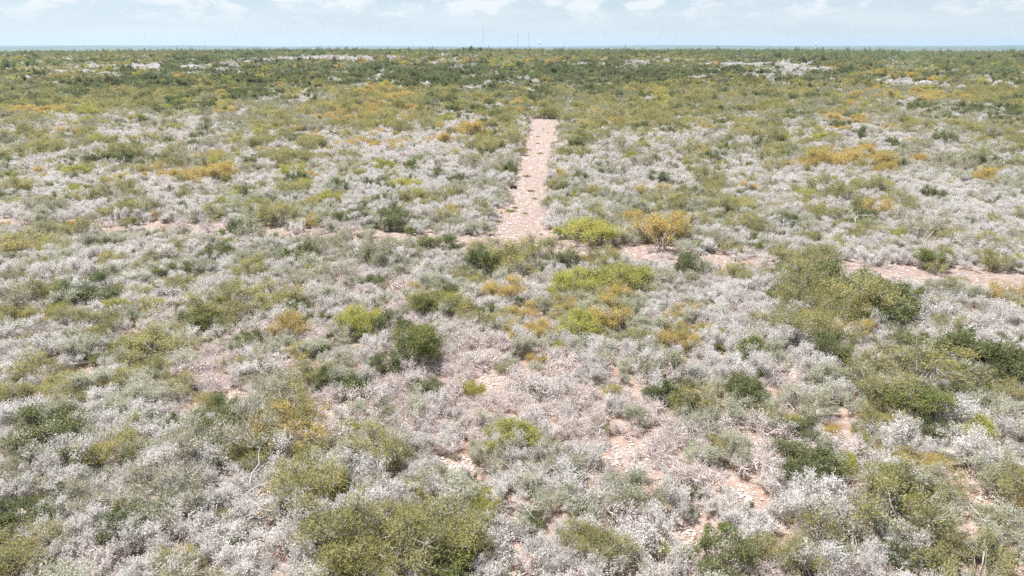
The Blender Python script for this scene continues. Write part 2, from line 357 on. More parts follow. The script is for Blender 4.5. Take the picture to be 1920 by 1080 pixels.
def polyline(pts, n):
    p = np.array(pts, float); s = np.concatenate([[0], np.cumsum(np.hypot(*np.diff(p, axis=0).T))])
    q = np.linspace(0, s[-1], n)
    return np.stack([np.interp(q, s, p[:, 0]), np.interp(q, s, p[:, 1])], 1)
PATH_L = [spot(*p) for p in [(988, 224), (984, 250), (974, 290), (958, 335), (948, 375), (930, 420), (900, 452)]]
PATH_R = [spot(*p) for p in [(1056, 224), (1050, 250), (1041, 290), (1031, 335), (1025, 375), (1026, 420), (1034, 452)]]
TRACK = [spot(*p) for p in [(-420, 396), (-160, 408), (0, 417), (130, 421), (280, 427), (440, 434), (560, 438), (690, 444), (850, 452), (960, 459), (1080, 466), (1190, 473),
                            (1280, 482), (1400, 491), (1520, 500), (1640, 508), (1780, 517), (1920, 526), (2200, 543)]]
def ribbon(L, Rt, n, m, name, matn, seed, lift, rag):
    L, Rt = polyline(L, n), polyline(Rt, n); t = np.linspace(0, 1, m)
    u = np.arange(n)
    L = L + (Rt - L) * (rag * (fbm(u * .35, u * 0, seed) - .5))[:, None]
    Rt = Rt + (Rt - L) * (rag * (fbm(u * .35, u * 0 + 9, seed) - .5))[:, None]
    P = L[:, None] * (1 - t)[None, :, None] + Rt[:, None] * t[None, :, None]
    Z = hgt(P[..., 0], P[..., 1]) + lift - .05 * (np.abs(t - .5)[None] > .499)
    Z = Z + .02 * (fbm(P[..., 0] * 2, P[..., 1] * 2, 3, 3) - .5) * (np.abs(t - .5)[None] < .45)
    v = np.concatenate([P, Z[..., None]], -1).reshape(-1, 3)
    i, j = np.meshgrid(np.arange(n - 1), np.arange(m - 1), indexing='ij')
    f = np.stack([i * m + j, i * m + j + 1, (i + 1) * m + j + 1, (i + 1) * m + j], -1).reshape(-1, 4)
    return obj(name, mesh(name, v, f, [matn], smooth=True))
o = ribbon(PATH_R, PATH_L, 160, 14, 'path', 'path', 4, .035, .42)
tag(o, 'straight pink stony path cleared through the scrub', kind='structure')
tr = polyline(TRACK, 200); tn = np.gradient(tr, axis=0); tn = np.stack([-tn[:, 1], tn[:, 0]], 1); tn /= np.linalg.norm(tn, axis=1, keepdims=True)
TW = 1.7
o = ribbon(tr - tn * TW, tr + tn * TW, 240, 10, 'track', 'path', 14, .030, .35)
tag(o, 'pale half-overgrown track crossing in front of the path', kind='structure')

# distances to path and track for the planting
pc = np.concatenate([polyline(PATH_L, 80), polyline(PATH_R, 80)]).reshape(2, 80, 2)
def in_path(x, y, grow=0):
    yy = pc.mean(0)[:, 1]; o_ = np.argsort(yy)
    xl = np.interp(y, pc[0][o_][:, 1], pc[0][o_][:, 0]); xr = np.interp(y, pc[1][o_][:, 1], pc[1][o_][:, 0])
    return (x > xl - grow) & (x < xr + grow) & (y > yy.min() - 1) & (y < yy.max() + .3)
_to = np.argsort(tr[:, 0])
def track_d(x, y):
    """Signed distance in y from the track's middle line (negative: camera side)."""
    return y - np.interp(x, tr[_to][:, 0], tr[_to][:, 1])

# ------------------------------------------------------------------ planting plan: patches measured on the photograph, kept as ground ellipses
KN = ['grey', 'twig', 'olive', 'amber', 'dark', 'wisp', 'bright', 'lime']
PATCH = []   # x, y, rx, ry, kind, strength
def patch(u, v, ru, rv, kind, s=1.0):
    x, y = spot(u, v); _, y0 = spot(u, v + rv); _, y1 = spot(u, max(v - rv, 93))
    d = depth(x, y, hgt(x, y))
    PATCH.append((x, (y0 + y1) / 2, ru * d / F, max(.5, (y1 - y0) / 2), kind, s))
for a in [
 # far rows
 (850, 146, 480, 20, 'dark', 1.5), (330, 160, 300, 14, 'dark', .8), (1560, 104, 420, 9, 'ridge', 2.2), (1800, 122, 220, 20, 'ridge', 1.8), (1450, 150, 250, 14, 'dark', .5),
 (960, 98, 420, 5, 'ridge', 2.0), (90, 95, 160, 2.5, 'ridge', 2.2), (110, 122, 110, 5, 'dark', 1.6), (500, 97, 160, 3, 'ridge', 1.6),
 (250, 106, 300, 8, 'olive', 3.0), (900, 119, 330, 6, 'amber', .9), (1150, 112, 200, 5, 'olive', 1.3), (760, 112, 160, 5, 'olive', 1.2),
 (290, 128, 190, 4, 'grey', 4.5), (620, 113, 160, 5, 'grey', 3.4), (870, 108, 70, 3, 'grey', 2), (1400, 124, 140, 4, 'grey', 2.6), (1510, 133, 80, 4, 'grey', 2.4), (1250, 118, 90, 4, 'grey', 1.6),
 (1690, 160, 70, 7, 'grey', 2), (1700, 205, 150, 14, 'grey', 1.5), (570, 190, 150, 12, 'grey', 1.5), (720, 178, 60, 8, 'amber', 1.2), (1660, 147, 45, 6, 'amber', 3),
 (1440, 165, 180, 10, 'olive', 1.3), (1300, 155, 90, 6, 'grey', .8),
 # left middle
 (110, 200, 220, 32, 'olive', 1.1), (60, 215, 80, 10, 'amber', 1.4), (60, 190, 160, 12, 'dark', 1.3), (280, 185, 160, 12, 'dark', 1.2),
 (450, 265, 230, 26, 'grey', 1.3), (120, 300, 140, 22, 'grey', .8), (380, 330, 90, 14, 'amber', 2.2), (330, 355, 110, 20, 'twig', .9), (170, 370, 160, 20, 'olive', 1.2),
 (700, 218, 120, 12, 'amber', .9), (880, 240, 60, 18, 'amber', 1.0), (600, 300, 160, 40, 'grey', .7), (760, 360, 140, 30, 'dark', .7), (700, 340, 120, 50, 'grey', .5),
 # right middle
 (1500, 262, 330, 36, 'grey', 1.1), (1590, 297, 80, 14, 'amber', 2.4), (1190, 235, 130, 20, 'olive', 1.0), (1180, 300, 130, 50, 'grey', 1.0), (1860, 265, 110, 35, 'olive', 1.0), (1850, 220, 120, 22, 'dark', 1.0),
 (1620, 375, 300, 60, 'grey', 1.2), (1700, 440, 160, 30, 'wisp', .8), (1350, 400, 100, 30, 'olive', .6), (1480, 445, 140, 20, 'wisp', .6), (1780, 470, 140, 25, 'wisp', .5),
 # near left
 (150, 470, 160, 30, 'olive', .9), (330, 490, 180, 30, 'grey', .7), (120, 560, 200, 40, 'wisp', .6), (480, 700, 230, 90, 'twig', 1.3), (250, 640, 140, 30, 'olive', 1.1), (520, 580, 120, 30, 'grey', .6),
 (700, 490, 130, 30, 'wisp', .9), (640, 540, 120, 40, 'twig', .6), (150, 900, 220, 150, 'wisp', 1.0), (420, 820, 150, 70, 'wisp', 1.2), (60, 800, 150, 60, 'olive', 1.0), (480, 1010, 160, 60, 'grey', 1.6),
 (130, 1010, 150, 60, 'grey', .6), (60, 930, 160, 120, 'dark', .8), (330, 800, 200, 80, 'dark', .6),
 # near centre and right
 (960, 770, 330, 110, 'twig', 1.9), (1150, 720, 160, 60, 'grey', .9), (1100, 560, 170, 60, 'olive', 1.0), (780, 1000, 170, 90, 'olive', 1.6), (1560, 570, 170, 60, 'olive', 1.4), (1200, 900, 160, 80, 'twig', 1.0),
 (1500, 900, 130, 90, 'twig', .9), (1420, 680, 150, 70, 'grey', 1.0), (1620, 700, 170, 60, 'wisp', .9), (1800, 620, 130, 60, 'grey', 1.0), (1560, 770, 140, 40, 'olive', .6), (1400, 1000, 180, 70, 'grey', .9),
 (1800, 850, 150, 60, 'grey', 1.0), (960, 930, 160, 60, 'wisp', .5), (1150, 820, 120, 60, 'twig', 1.0), (640, 760, 120, 60, 'twig', 1.0), (680, 610, 110, 40, 'twig', .6),
]: patch(*a)
BARE = []
for (u, v, ru, rv) in [(1180, 880, 48, 42), (1405, 815, 34, 42), (1265, 1005, 36, 30), (855, 875, 34, 16), (1215, 715, 26, 22), (925, 720, 40, 22), (1180, 850, 60, 18), (1485, 715, 22, 26),
                       (640, 770, 24, 14), (430, 745, 30, 14), (1250, 640, 18, 16), (160, 700, 26, 12), (1380, 930, 40, 16), (970, 985, 18, 14), (1330, 780, 20, 14), (1570, 945, 34, 22), (1820, 940, 40, 22)]:
    x, y = spot(u, v); _, y0 = spot(u, v + rv); _, y1 = spot(u, v - rv); BARE.append((x, (y0 + y1) / 2, ru * depth(x, y) / F, (y1 - y0) / 2))
def bare(x, y):
    b = np.zeros_like(x)
    for (cx, cy_, rx, ry) in BARE:
        q = ((x - cx) / rx) ** 2 + ((y - cy_) / ry) ** 2 + .9 * (fbm(x * .9, y * .9, 61, 3) - .5)
        b = np.maximum(b, 1 - sstep(.6, 1.15, q))
    return b
def weights(x, y):
    d = np.hypot(x, y); sc = 5 + d / 14
    w = {}
    base = dict(grey=1.0, twig=.5, olive=.85, amber=.26, dark=.62, wisp=.75, bright=.22, lime=.16, ridge=0.0)
    for i, k in enumerate(base):
        n = fbm(x / sc, y / sc, 101 + 13 * i, 3)
        w[k] = base[k] * np.clip(.15 + 3.6 * sstep(.40, .68, n), 0, 4)
    w['sage'] = .5 * np.clip(.3 + 3.2 * sstep(.38, .68, fbm(x / (sc * .6), y / (sc * .6), 333, 3)), 0, 4)
    w['twig'] = w['twig'] * (1 - .75 * sstep(35, 75, d)); w['bright'] = w['bright'] * (1 - .7 * sstep(60, 120, d))
    w['amber'] = w['amber'] * (.35 + .6 * sstep(45, 110, d)); w['dark'] = w['dark'] * (.6 + .9 * sstep(60, 220, d)); w['wisp'] = w['wisp'] * (1 - .2 * sstep(70, 200, d)); w['olive'] = w['olive'] * (1 - .35 * sstep(110, 180, d) * (1 - sstep(300, 500, d))); w['dark'] = w['dark'] * (1 + .5 * sstep(100, 180, d))
    for (cx, cy_, rx, ry, k, s) in PATCH:
        wob = .8 if s < 2.3 else .35
        q = np.sqrt(((x - cx) / rx) ** 2 + ((y - cy_) / ry) ** 2) + wob * (fbm(x / (rx * .5 + .5), y / (ry * .5 + .5), 7, 3) - .5)
        m = 1 - sstep(.55, 1.15, q)
        w[k] = w[k] + 2.2 * s * m
        for j in w:
            if j != k: w[j] = w[j] * (1 - .42 * min(s, 2.3) * m)
    return w

rng = np.random.default_rng(20260)
items = {k: [] for k in KINDS}      # x, y, scale, zscale, rot, lod, variant, landmark label
big = []                            # occupied discs (x, y, r)
NVAR = 4
def add(kind, x, y, s, zs=1.0, rot=None, lod=0, label=None, big_=False):
    items[kind].append([x, y, s, s * zs, rng.uniform(0, 6.283) if rot is None else rot, lod, int(rng.integers(2 if label or big_ else NVAR)), label, math.exp(rng.normal(0, .05 if label else .16))])

# ---- landmark bushes: (kind, u, v of its foot, width px, height px, label)
LAND = [
 ('round', 782, 682, 98, 108, 'lone round leafy green bush standing taller than the grey scrub around it'),
 ('round', 792, 596, 56, 58, 'compact dark green bush right behind the lone round green bush'),
 ('lime', 1108, 456, 104, 62, 'bright yellow-green domed bush where the track passes the path'),
 ('amber', 1240, 460, 124, 72, 'large golden amber domed bush on the far edge of the track'),
 ('round', 1740, 505, 56, 46, 'solitary rounded green bush beside the open bend of the pale track'),
 ('dark', 955, 334, 34, 44, 'upright dark green bush leaning over the path edge near the tyre'),
 ('olive', 705, 872, 128, 92, 'rounded olive bush with a pale dead sprig against its flank'),
 ('olive', 560, 955, 180, 110, 'wide olive bush with yellowing crown beside the bleached dead tree'),
 ('round', 850, 1075, 120, 80, 'vivid green leafy bush at the foot of the spreading olive thicket'),
 ('dark', 632, 1020, 100, 95, 'mid-green bushy mound joining the spreading olive thicket'),
 ('olive', 1680, 985, 200, 135, 'big feathery olive bush standing alone above pale twig scrub'),
 ('olive', 1900, 950, 130, 120, 'tall olive bush with long bare twigs above grey shrubs'),
 ('round', 1725, 790, 120, 84, 'broad light green bush with bare grey sticks in its middle'),
 ('dark', 1885, 715, 110, 90, 'sprawling dark grey-green bush above a yellow-tipped low plant'),
 ('bright', 672, 738, 50, 48, 'small vivid green bush among pinkish twig scrub'),
 ('bright', 446, 668, 30, 34, 'tiny dense green bush alone in the pale twig scrub'),
 ('dark', 565, 592, 46, 42, 'small deep green bush beside bare pinkish twigs'),
 ('round', 388, 618, 70, 52, 'yellowish green bush with a shaded hollow under it'),
 ('bright', 1405, 672, 50, 56, 'leafy green bush tucked below a pale yellowish shrub'),
 ('dark', 455, 445, 46, 44, 'upright dark green bush growing on the very edge of the track'),
 ('dark', 905, 520, 66, 74, 'dark green bush in front of the track by the path mouth'),
 ('bright', 772, 440, 24, 18, 'small bright green bush low on the corner where path and track meet'),
 ('bright', 1310, 470, 40, 22, 'low bright green bush on the track verge past the amber dome'),
]
for (k, u, v, w, h, lb) in LAND:
    x, y = spot(u, v); dd = depth(x, y); W = w * dd / F; Hh = h * dd / F * .92
    s = W / KINDS[k]['W'] * 1.02; zs = np.clip(Hh / KINDS[k]['H'] / s, .6, 1.35)
    if in_path(np.array([x]), np.array([y]))[0]: continue
    add(k, x, y, s, zs, label=lb); big.append((x, y, W * .5))
# ---- other measured bushes without a label of their own
MEAS = [
 ('olive', 800, 1050, 220, 130), ('olive', 740, 1010, 120, 90), ('lime', 900, 975, 90, 60), ('olive', 880, 1030, 130, 90), ('olive', 1500, 575, 120, 80), ('olive', 1600, 600, 150, 100), ('dark', 1655, 585, 110, 85), ('olive', 1535, 625, 90, 55), ('dark', 1580, 565, 150, 84), ('dark', 1640, 605, 130, 80), ('round', 1690, 595, 90, 56), ('olive', 1560, 610, 120, 70),
 ('lime', 1080, 555, 100, 65), ('lime', 1160, 545, 110, 70), ('olive', 1110, 580, 100, 50), ('olive', 965, 515, 110, 75), ('amber', 948, 560, 84, 50), ('lime', 1085, 640, 90, 70), ('olive', 1060, 600, 80, 40),
 ('amber', 1265, 660, 84, 50), ('wisp', 1250, 715, 120, 66), ('olive', 60, 470, 110, 36), ('olive', 478, 525, 80, 56), ('dark', 405, 490, 56, 46), ('dark', 160, 575, 110, 48), ('olive', 25, 610, 80, 50),
 ('olive', 300, 670, 150, 66), ('dark', 110, 655, 70, 40), ('olive', 5, 770, 90, 70), ('dark', 95, 830, 150, 80), ('olive', 215, 870, 120, 80), ('wisp', 375, 870, 160, 100), ('wisp', 340, 960, 150, 90), ('dark', 420, 790, 90, 60),
 ('dark', 735, 425, 80, 52), ('wisp', 705, 500, 86, 62), ('dark', 820, 470, 70, 40), ('dark', 560, 350, 50, 38), ('amber', 885, 262, 58, 38), ('olive', 1095, 272, 42, 32), ('amber', 390, 345, 90, 34), ('olive', 262, 405, 80, 44),
 ('olive', 215, 412, 60, 36), ('olive', 1375, 395, 84, 34), ('amber', 1530, 318, 60, 42), ('amber', 1595, 318, 70, 40), ('amber', 1655, 318, 50, 34), ('olive', 1615, 325, 40, 28), ('amber', 1560, 232, 50, 22), ('dark', 1620, 420, 50, 36), ('dark', 1475, 432, 56, 46),
 ('olive', 1430, 442, 50, 40), ('olive', 1480, 495, 90, 40), ('olive', 1545, 500, 90, 48), ('wisp', 1790, 570, 80, 58), ('dark', 1290, 520, 60, 66), ('wisp', 1270, 545, 90, 50), ('olive', 1380, 530, 80, 46), ('amber', 720, 190, 50, 18), ('amber', 755, 195, 60, 22),
 ('olive', 850, 300, 40, 25), ('dark', 1090, 345, 34, 32), ('olive', 1045, 360, 44, 34), ('olive', 1040, 390, 40, 30), ('amber', 1060, 335, 34, 26), ('olive', 1120, 375, 44, 40), ('dark', 985, 232, 20, 14), ('dark', 1030, 222, 40, 16), ('olive', 975, 292, 30, 20),
 ('dark', 660, 420, 60, 40), ('olive', 640, 380, 50, 30), ('dark', 300, 305, 40, 26), ('dark', 150, 330, 46, 24), ('dark', 210, 310, 70, 22), ('dark', 470, 310, 40, 26), ('olive', 330, 250, 60, 20), ('olive', 510, 225, 60, 18),
 ('amber', 1010, 640, 70, 46), ('olive', 930, 610, 90, 40), ('lime', 960, 840, 110, 60), ('wisp', 1040, 880, 110, 60), ('olive', 1130, 1060, 130, 90), ('olive', 1470, 1075, 130, 90), ('olive', 1430, 790, 80, 40), ('wisp', 1500, 780, 110, 60), ('amber', 1555, 830, 50, 40), ('olive', 1640, 740, 80, 40),
 ('wisp', 1660, 860, 90, 50), ('dark', 1750, 820, 60, 50), ('amber', 1700, 880, 100, 46), ('dark', 1700, 1060, 90, 60), ('olive', 1350, 840, 60, 34), ('bright', 1350, 1010, 50, 44), ('wisp', 1600, 1040, 130, 70), ('dark', 40, 1000, 110, 90), ('dark', 260, 1000, 130, 60),
 ('wisp', 480, 840, 140, 110), ('dark', 620, 730, 70, 50), ('dark', 730, 700, 70, 56), ('olive', 340, 480, 80, 36), ('dark', 330, 520, 70, 36),
]
for (k, u, v, w, h) in MEAS:
    x, y = spot(u, v); dd = depth(x, y, hgt(x, y)); W = w * dd / F; Hh = h * dd / F * .9
    if in_path(np.array([x]), np.array([y]), -.2)[0]: continue
    s = W / KINDS[k]['W']; zs = np.clip(Hh / KINDS[k]['H'] / s, .65, 1.3)
    add(k, x, y, s, zs, lod=0 if y < 80 else 1, big_=True); big.append((x, y, W * .45))

def wedge(x, y, side=9.0):
    """Ground the picture can take in, with a margin for views from a step aside."""
    return (np.abs(x) < y * .80 + side) & (y > 9)
def jitter(y0, y1, cell, jit=.5):
    X = .84 * y1 + 10; nx, ny = int(2 * X / cell), int((y1 - y0) / cell)
    gx, gy = np.meshgrid(np.arange(nx), np.arange(ny))
    x = -X + (gx + .5 + rng.uniform(-jit, jit, gx.shape)) * cell; y = y0 + (gy + .5 + rng.uniform(-jit, jit, gx.shape)) * cell
    x, y = x.ravel(), y.ravel(); m = wedge(x, y); return x[m], y[m]
def near_big(x, y, f):
    B = np.array(big); out = np.zeros(len(x), bool)
    for a in range(0, len(x), 4000):
        dx = x[a:a + 4000, None] - B[None, :, 0]; dy = y[a:a + 4000, None] - B[None, :, 1]
        out[a:a + 4000] = (dx * dx + dy * dy < (B[None, :, 2] * f) ** 2).any(1)
    return out
def choose(w, keys, n):
    W = np.stack([w[k] for k in keys]); W = W / W.sum(0); c = np.cumsum(W, 0); r = rng.random(n)
    return (r[None] > c).sum(0).clip(0, len(keys) - 1)
TYRE = spot(962, 354)
def clear(x, y, grow=0):
    return np.hypot((x - TYRE[0] - .2) / (.85 + grow), (y - TYRE[1] + 1.3) / (2.2 + grow)) < 1
BIGK = ['olive', 'amber', 'dark', 'wisp', 'bright', 'lime']; SMALLK = ['grey', 'twig', 'sage']
# ---- near and middle ground
for (y0, y1, cb, cs, lod) in [(9, 72, 1.75, .66, 0), (72, 205, 2.3, 1.05, 1)]:
    x, y = jitter(y0, y1, cb); w = weights(x, y)
    tot_b = sum(w[k] for k in BIGK); tot = tot_b + w['grey'] + w['twig'] + .4 * w['sage']
    keep = (rng.random(len(x)) < np.clip(tot_b / tot * ((1.42 if lod == 0 else 1.8) + .15 * sstep(90, 190, y + 150 * (fbm(x / 60, y / 40, 55, 3) - .5))), 0, .97)) & ~in_path(x, y, .55) & ~near_big(x, y, .75) & ~clear(x, y, 1.1) & (rng.random(len(x)) > bare(x, y) * 1.3)
    td = track_d(x, y); keep &= ~((td > -3.2) & (td < 1.9) & (rng.random(len(x)) > .10))
    x, y = x[keep], y[keep]; w = {k: v[keep] for k, v in w.items()}
    c = choose(w, BIGK, len(x))
    for i in range(len(x)):
        k = BIGK[c[i]]; s = float(np.clip(rng.lognormal(-.40 if lod == 0 else -.10, .34), .34, 1.4))
        if k == 'bright': s *= 1.1
        s *= 1 + .38 * float(sstep(85, 190, y[i]))
        if k in ('lime', 'amber') : s *= .9
        add(k, x[i], y[i], s, rng.uniform(.8, 1.15), lod=lod); big.append((x[i], y[i], KINDS[k]['W'] * s * .5))
    x, y = jitter(y0, y1, 1.15 if lod == 0 else 1.7); w = weights(x, y)     # small sprigs mixed through the scrub
    keep = (rng.random(len(x)) < .42) & ~in_path(x, y, .35) & ~clear(x, y) & (rng.random(len(x)) > bare(x, y) * 1.2); td = track_d(x, y); keep &= ~((td > -1.6) & (td < 1.6))
    x, y = x[keep], y[keep]; w = {k: v[keep] + .12 for k, v in w.items()}; c = choose(w, BIGK, len(x))
    for i in range(len(x)):
        k = BIGK[c[i]]; s = float(rng.uniform(.22, .42)) * (1 if lod == 0 else 1.3) * (1.7 if k == 'bright' else 1)
        add(k, x[i], y[i], s, rng.uniform(.9, 1.4), lod=lod)
    x, y = jitter(y0, y1, cs); w = weights(x, y)
    keep = ~in_path(x, y, 2.2 * fbm(x / 2.6, y / 2.6, 91, 2) - 1.1) & ~near_big(x, y, .42) & ~clear(x, y) & (rng.random(len(x)) > bare(x, y) * 1.15) & (rng.random(len(x)) > .06)
    td = track_d(x, y); keep &= ~((td > -1.6) & (td < 1.5) & (rng.random(len(x)) > .16))
    x, y = x[keep], y[keep]; w = {k: v[keep] for k, v in w.items()}; td = td[keep]
    c = choose(w, SMALLK, len(x))
    for i in range(len(x)):
        k = SMALLK[c[i]]; s = float(np.clip(rng.lognormal(-.12 if lod == 0 else .05, .30), .4, 1.5))
        if -4.2 < td[i] < -1.0: s *= .6
        add(k, x[i], y[i], s, rng.uniform(.75, 1.2), lod=lod)
# ---- low fringe plants creeping onto the path
for E in (polyline(PATH_L, 110), polyline(PATH_R, 110)):
    mid_ = (polyline(PATH_L, 110) + polyline(PATH_R, 110)) / 2
    for i in range(110):
        if rng.random() < .8:
            p = E[i] + (mid_[i] - E[i]) * abs(rng.normal(0, .14)) + rng.normal(0, .15, 2)
            if not clear(p[0], p[1]): add(('twig', 'sage', 'grey', 'wisp')[rng.integers(4)], p[0], p[1], float(rng.uniform(.2, .5)), 1.0, lod=1)
# ---- far ground: bushes grown together
x, y = jitter(203, 980, 4.0); w = weights(x, y); KF = ['grey', 'sage', 'olive', 'amber', 'dark', 'wisp', 'lime', 'ridge']
dd = np.hypot(x, y); w['ridge'] = w['ridge'] + 1.4 * sstep(480, 760, dd); w['dark'] = w['dark'] * 1.2; w['lime'] = w['lime'] * 1.5; w['amber'] = w['amber'] * .25; w['olive'] = w['olive'] * 1.1; w['wisp'] = w['wisp'] * .9
c = choose(w, KF, len(x))
for i in range(len(x)):
    k = KF[c[i]]
    add(k, x[i], y[i], float(rng.uniform(.7, 1.25) * (1 + .15 * (dd[i] > 500))) * (.62 if k == 'ridge' else 1), float(np.clip(rng.lognormal(-.1, .3), .5, 2.1)), lod=2)

# ------------------------------------------------------------------ labels by place
ANCH = [((782, 672), 'lone round green bush'), ((1108, 452), 'yellow-green dome'), ((1240, 456), 'golden amber dome'), ((962, 352), 'black tyre'),
        ((1020, 226), 'far path end'), ((1350, 214), 'dark-headed yuccas'), ((490, 930), 'bleached dead tree'), ((1680, 985), 'big feathery olive bush'),
        ((1405, 815), 'bare orange soil gap'), ((1180, 880), 'stony bare clearing'), ((1740, 505), 'open track bend'), ((120, 418), 'overgrown track stretch'),
        ((800, 1050), 'spreading olive thicket'), ((1570, 590), 'wide green thicket'), ((446, 668), 'tiny dense green bush'), ((390, 340), 'faded amber patch'), ((1590, 310), 'row of orange bushes'),
        ((455, 442), 'upright trackside bush'), ((640, 250), 'pale grey flats'), ((950, 450), 'path mouth'), ((1265, 1005), 'small pink soil patch'), ((925, 720), 'pinkish twig clearing'), ((705, 872), 'rounded olive bush'), ((1725, 790), 'light green bush'), ((95, 830), 'dark green mound')]
AX = np.array([spot(*a[0]) for a in ANCH])
META = {
 'grey': ('ash_grey_shrub', 'ash-grey leafy shrub', 'shrub'), 'sage': ('sage_green_shrub', 'pale sage-green shrub', 'shrub'), 'twig': ('bare_twig_shrub', 'pinkish-grey leafless twig shrub', 'shrub'), 'olive': ('olive_shrub', 'feathery olive-yellow shrub', 'shrub'),
 'amber': ('amber_shrub', 'amber-leaved shrub', 'shrub'), 'dark': ('dark_green_shrub', 'dark green shrub', 'shrub'), 'wisp': ('grey_green_shrub', 'wispy grey-green shrub', 'shrub'),
 'bright': ('bright_green_bush', 'bright green leafy bush', 'bush'), 'lime': ('yellow_green_shrub', 'yellow-green shrub', 'shrub'), 'round': ('round_green_bush', 'round green bush', 'bush'), 'ridge': ('mesquite_tree', 'bushy mesquite tree', 'tree'),
}
STUFF = {'sage': 'sage_green_scrub', 'grey': 'ash_grey_scrub', 'twig': 'bare_twig_scrub', 'olive': 'olive_scrub', 'amber': 'amber_scrub', 'dark': 'dark_green_scrub', 'wisp': 'grey_green_scrub', 'bright': 'bright_green_scrub', 'lime': 'yellow_green_scrub', 'round': 'round_green_scrub', 'ridge': 'mesquite_brush'}
def size_word(k, s): 
    return 'low ' if s < .55 else ('broad ' if s > .95 else 'middling ')

# ------------------------------------------------------------------ scatter object: sources and points in one mesh, instanced on the points
def scatter(name, sources, pts, mats, label):
    """sources: list of (v, f, tint, material index per face); pts: rows x y z rx ry rz sx sz source."""
    vs, fs, ts, mi, sr, k = [], [], [], [], [], 0
    for i, (v, f, t, m) in enumerate(sources):
        vs.append(v); fs.append(f + k); ts.append(t); mi.append(m); sr.append(np.full(len(v), i)); k += len(v)
    pts = np.asarray(pts, float); n = len(pts)
    V = np.concatenate(vs + [pts[:, :3]]); Fc = np.concatenate(fs)
    T = np.concatenate(ts + [np.zeros(n)]); S = np.concatenate(sr + [np.full(n, -1)]); Z = np.zeros((k, 3))
    me = mesh(name, V, Fc, mats, np.concatenate(mi), T)
    def at(nm, typ, arr, fld):
        a = me.attributes.new(nm, typ, 'POINT'); a.data.foreach_set(fld, arr)
    at('src', 'INT', S.astype(np.int32), 'value')
    at('pick', 'INT', np.concatenate([np.zeros(k), pts[:, 9]]).astype(np.int32), 'value')
    at('rot', 'FLOAT_VECTOR', np.concatenate([Z, pts[:, 3:6]]).astype(np.float32).ravel(), 'vector')
    at('scl', 'FLOAT_VECTOR', np.concatenate([Z, pts[:, 6:9]]).astype(np.float32).ravel(), 'vector')
    o = obj(name, me)
    t = bpy.data.node_groups.new(name, 'GeometryNodeTree'); L = t.links.new
    t.interface.new_socket('Geometry', in_out='INPUT', socket_type='NodeSocketGeometry'); t.interface.new_socket('Geometry', in_out='OUTPUT', socket_type='NodeSocketGeometry')
    gi, go = t.nodes.new('NodeGroupInput'), t.nodes.new('NodeGroupOutput')
    def named(nm, dt):
        q = t.nodes.new('GeometryNodeInputNamedAttribute'); q.data_type = dt; q.inputs['Name'].default_value = nm; return q.outputs['Attribute']
    src = named('src', 'INT')
    def sep(val):
        c_ = t.nodes.new('FunctionNodeCompare'); c_.data_type = 'INT'; c_.operation = 'EQUAL'
        ii = [s for s in c_.inputs if s.type == 'INT' and s.enabled]; L(src, ii[0]); ii[1].default_value = val
        q = t.nodes.new('GeometryNodeSeparateGeometry'); q.domain = 'POINT'; L(gi.outputs[0], q.inputs['Geometry']); L(c_.outputs[0], q.inputs['Selection']); return q.outputs['Selection']
    jn = t.nodes.new('GeometryNodeJoinGeometry')
    for i in reversed(range(len(sources))):
        q = t.nodes.new('GeometryNodeGeometryToInstance'); L(sep(i), q.inputs[0]); L(q.outputs[0], jn.inputs[0])
    ip = t.nodes.new('GeometryNodeInstanceOnPoints'); L(sep(-1), ip.inputs['Points']); L(jn.outputs[0], ip.inputs['Instance'])
    ip.inputs['Pick Instance'].default_value = True
    L(named('pick', 'INT'), ip.inputs['Instance Index'])
    er = t.nodes.new('FunctionNodeEulerToRotation'); L(named('rot', 'FLOAT_VECTOR'), er.inputs[0]); L(er.outputs[0], ip.inputs['Rotation']); L(named('scl', 'FLOAT_VECTOR'), ip.inputs['Scale'])
    L(ip.outputs[0], go.inputs[0])
    md = o.modifiers.new('scatter', 'NODES'); md.node_group = t
    return tag(o, label, None, kind='stuff')

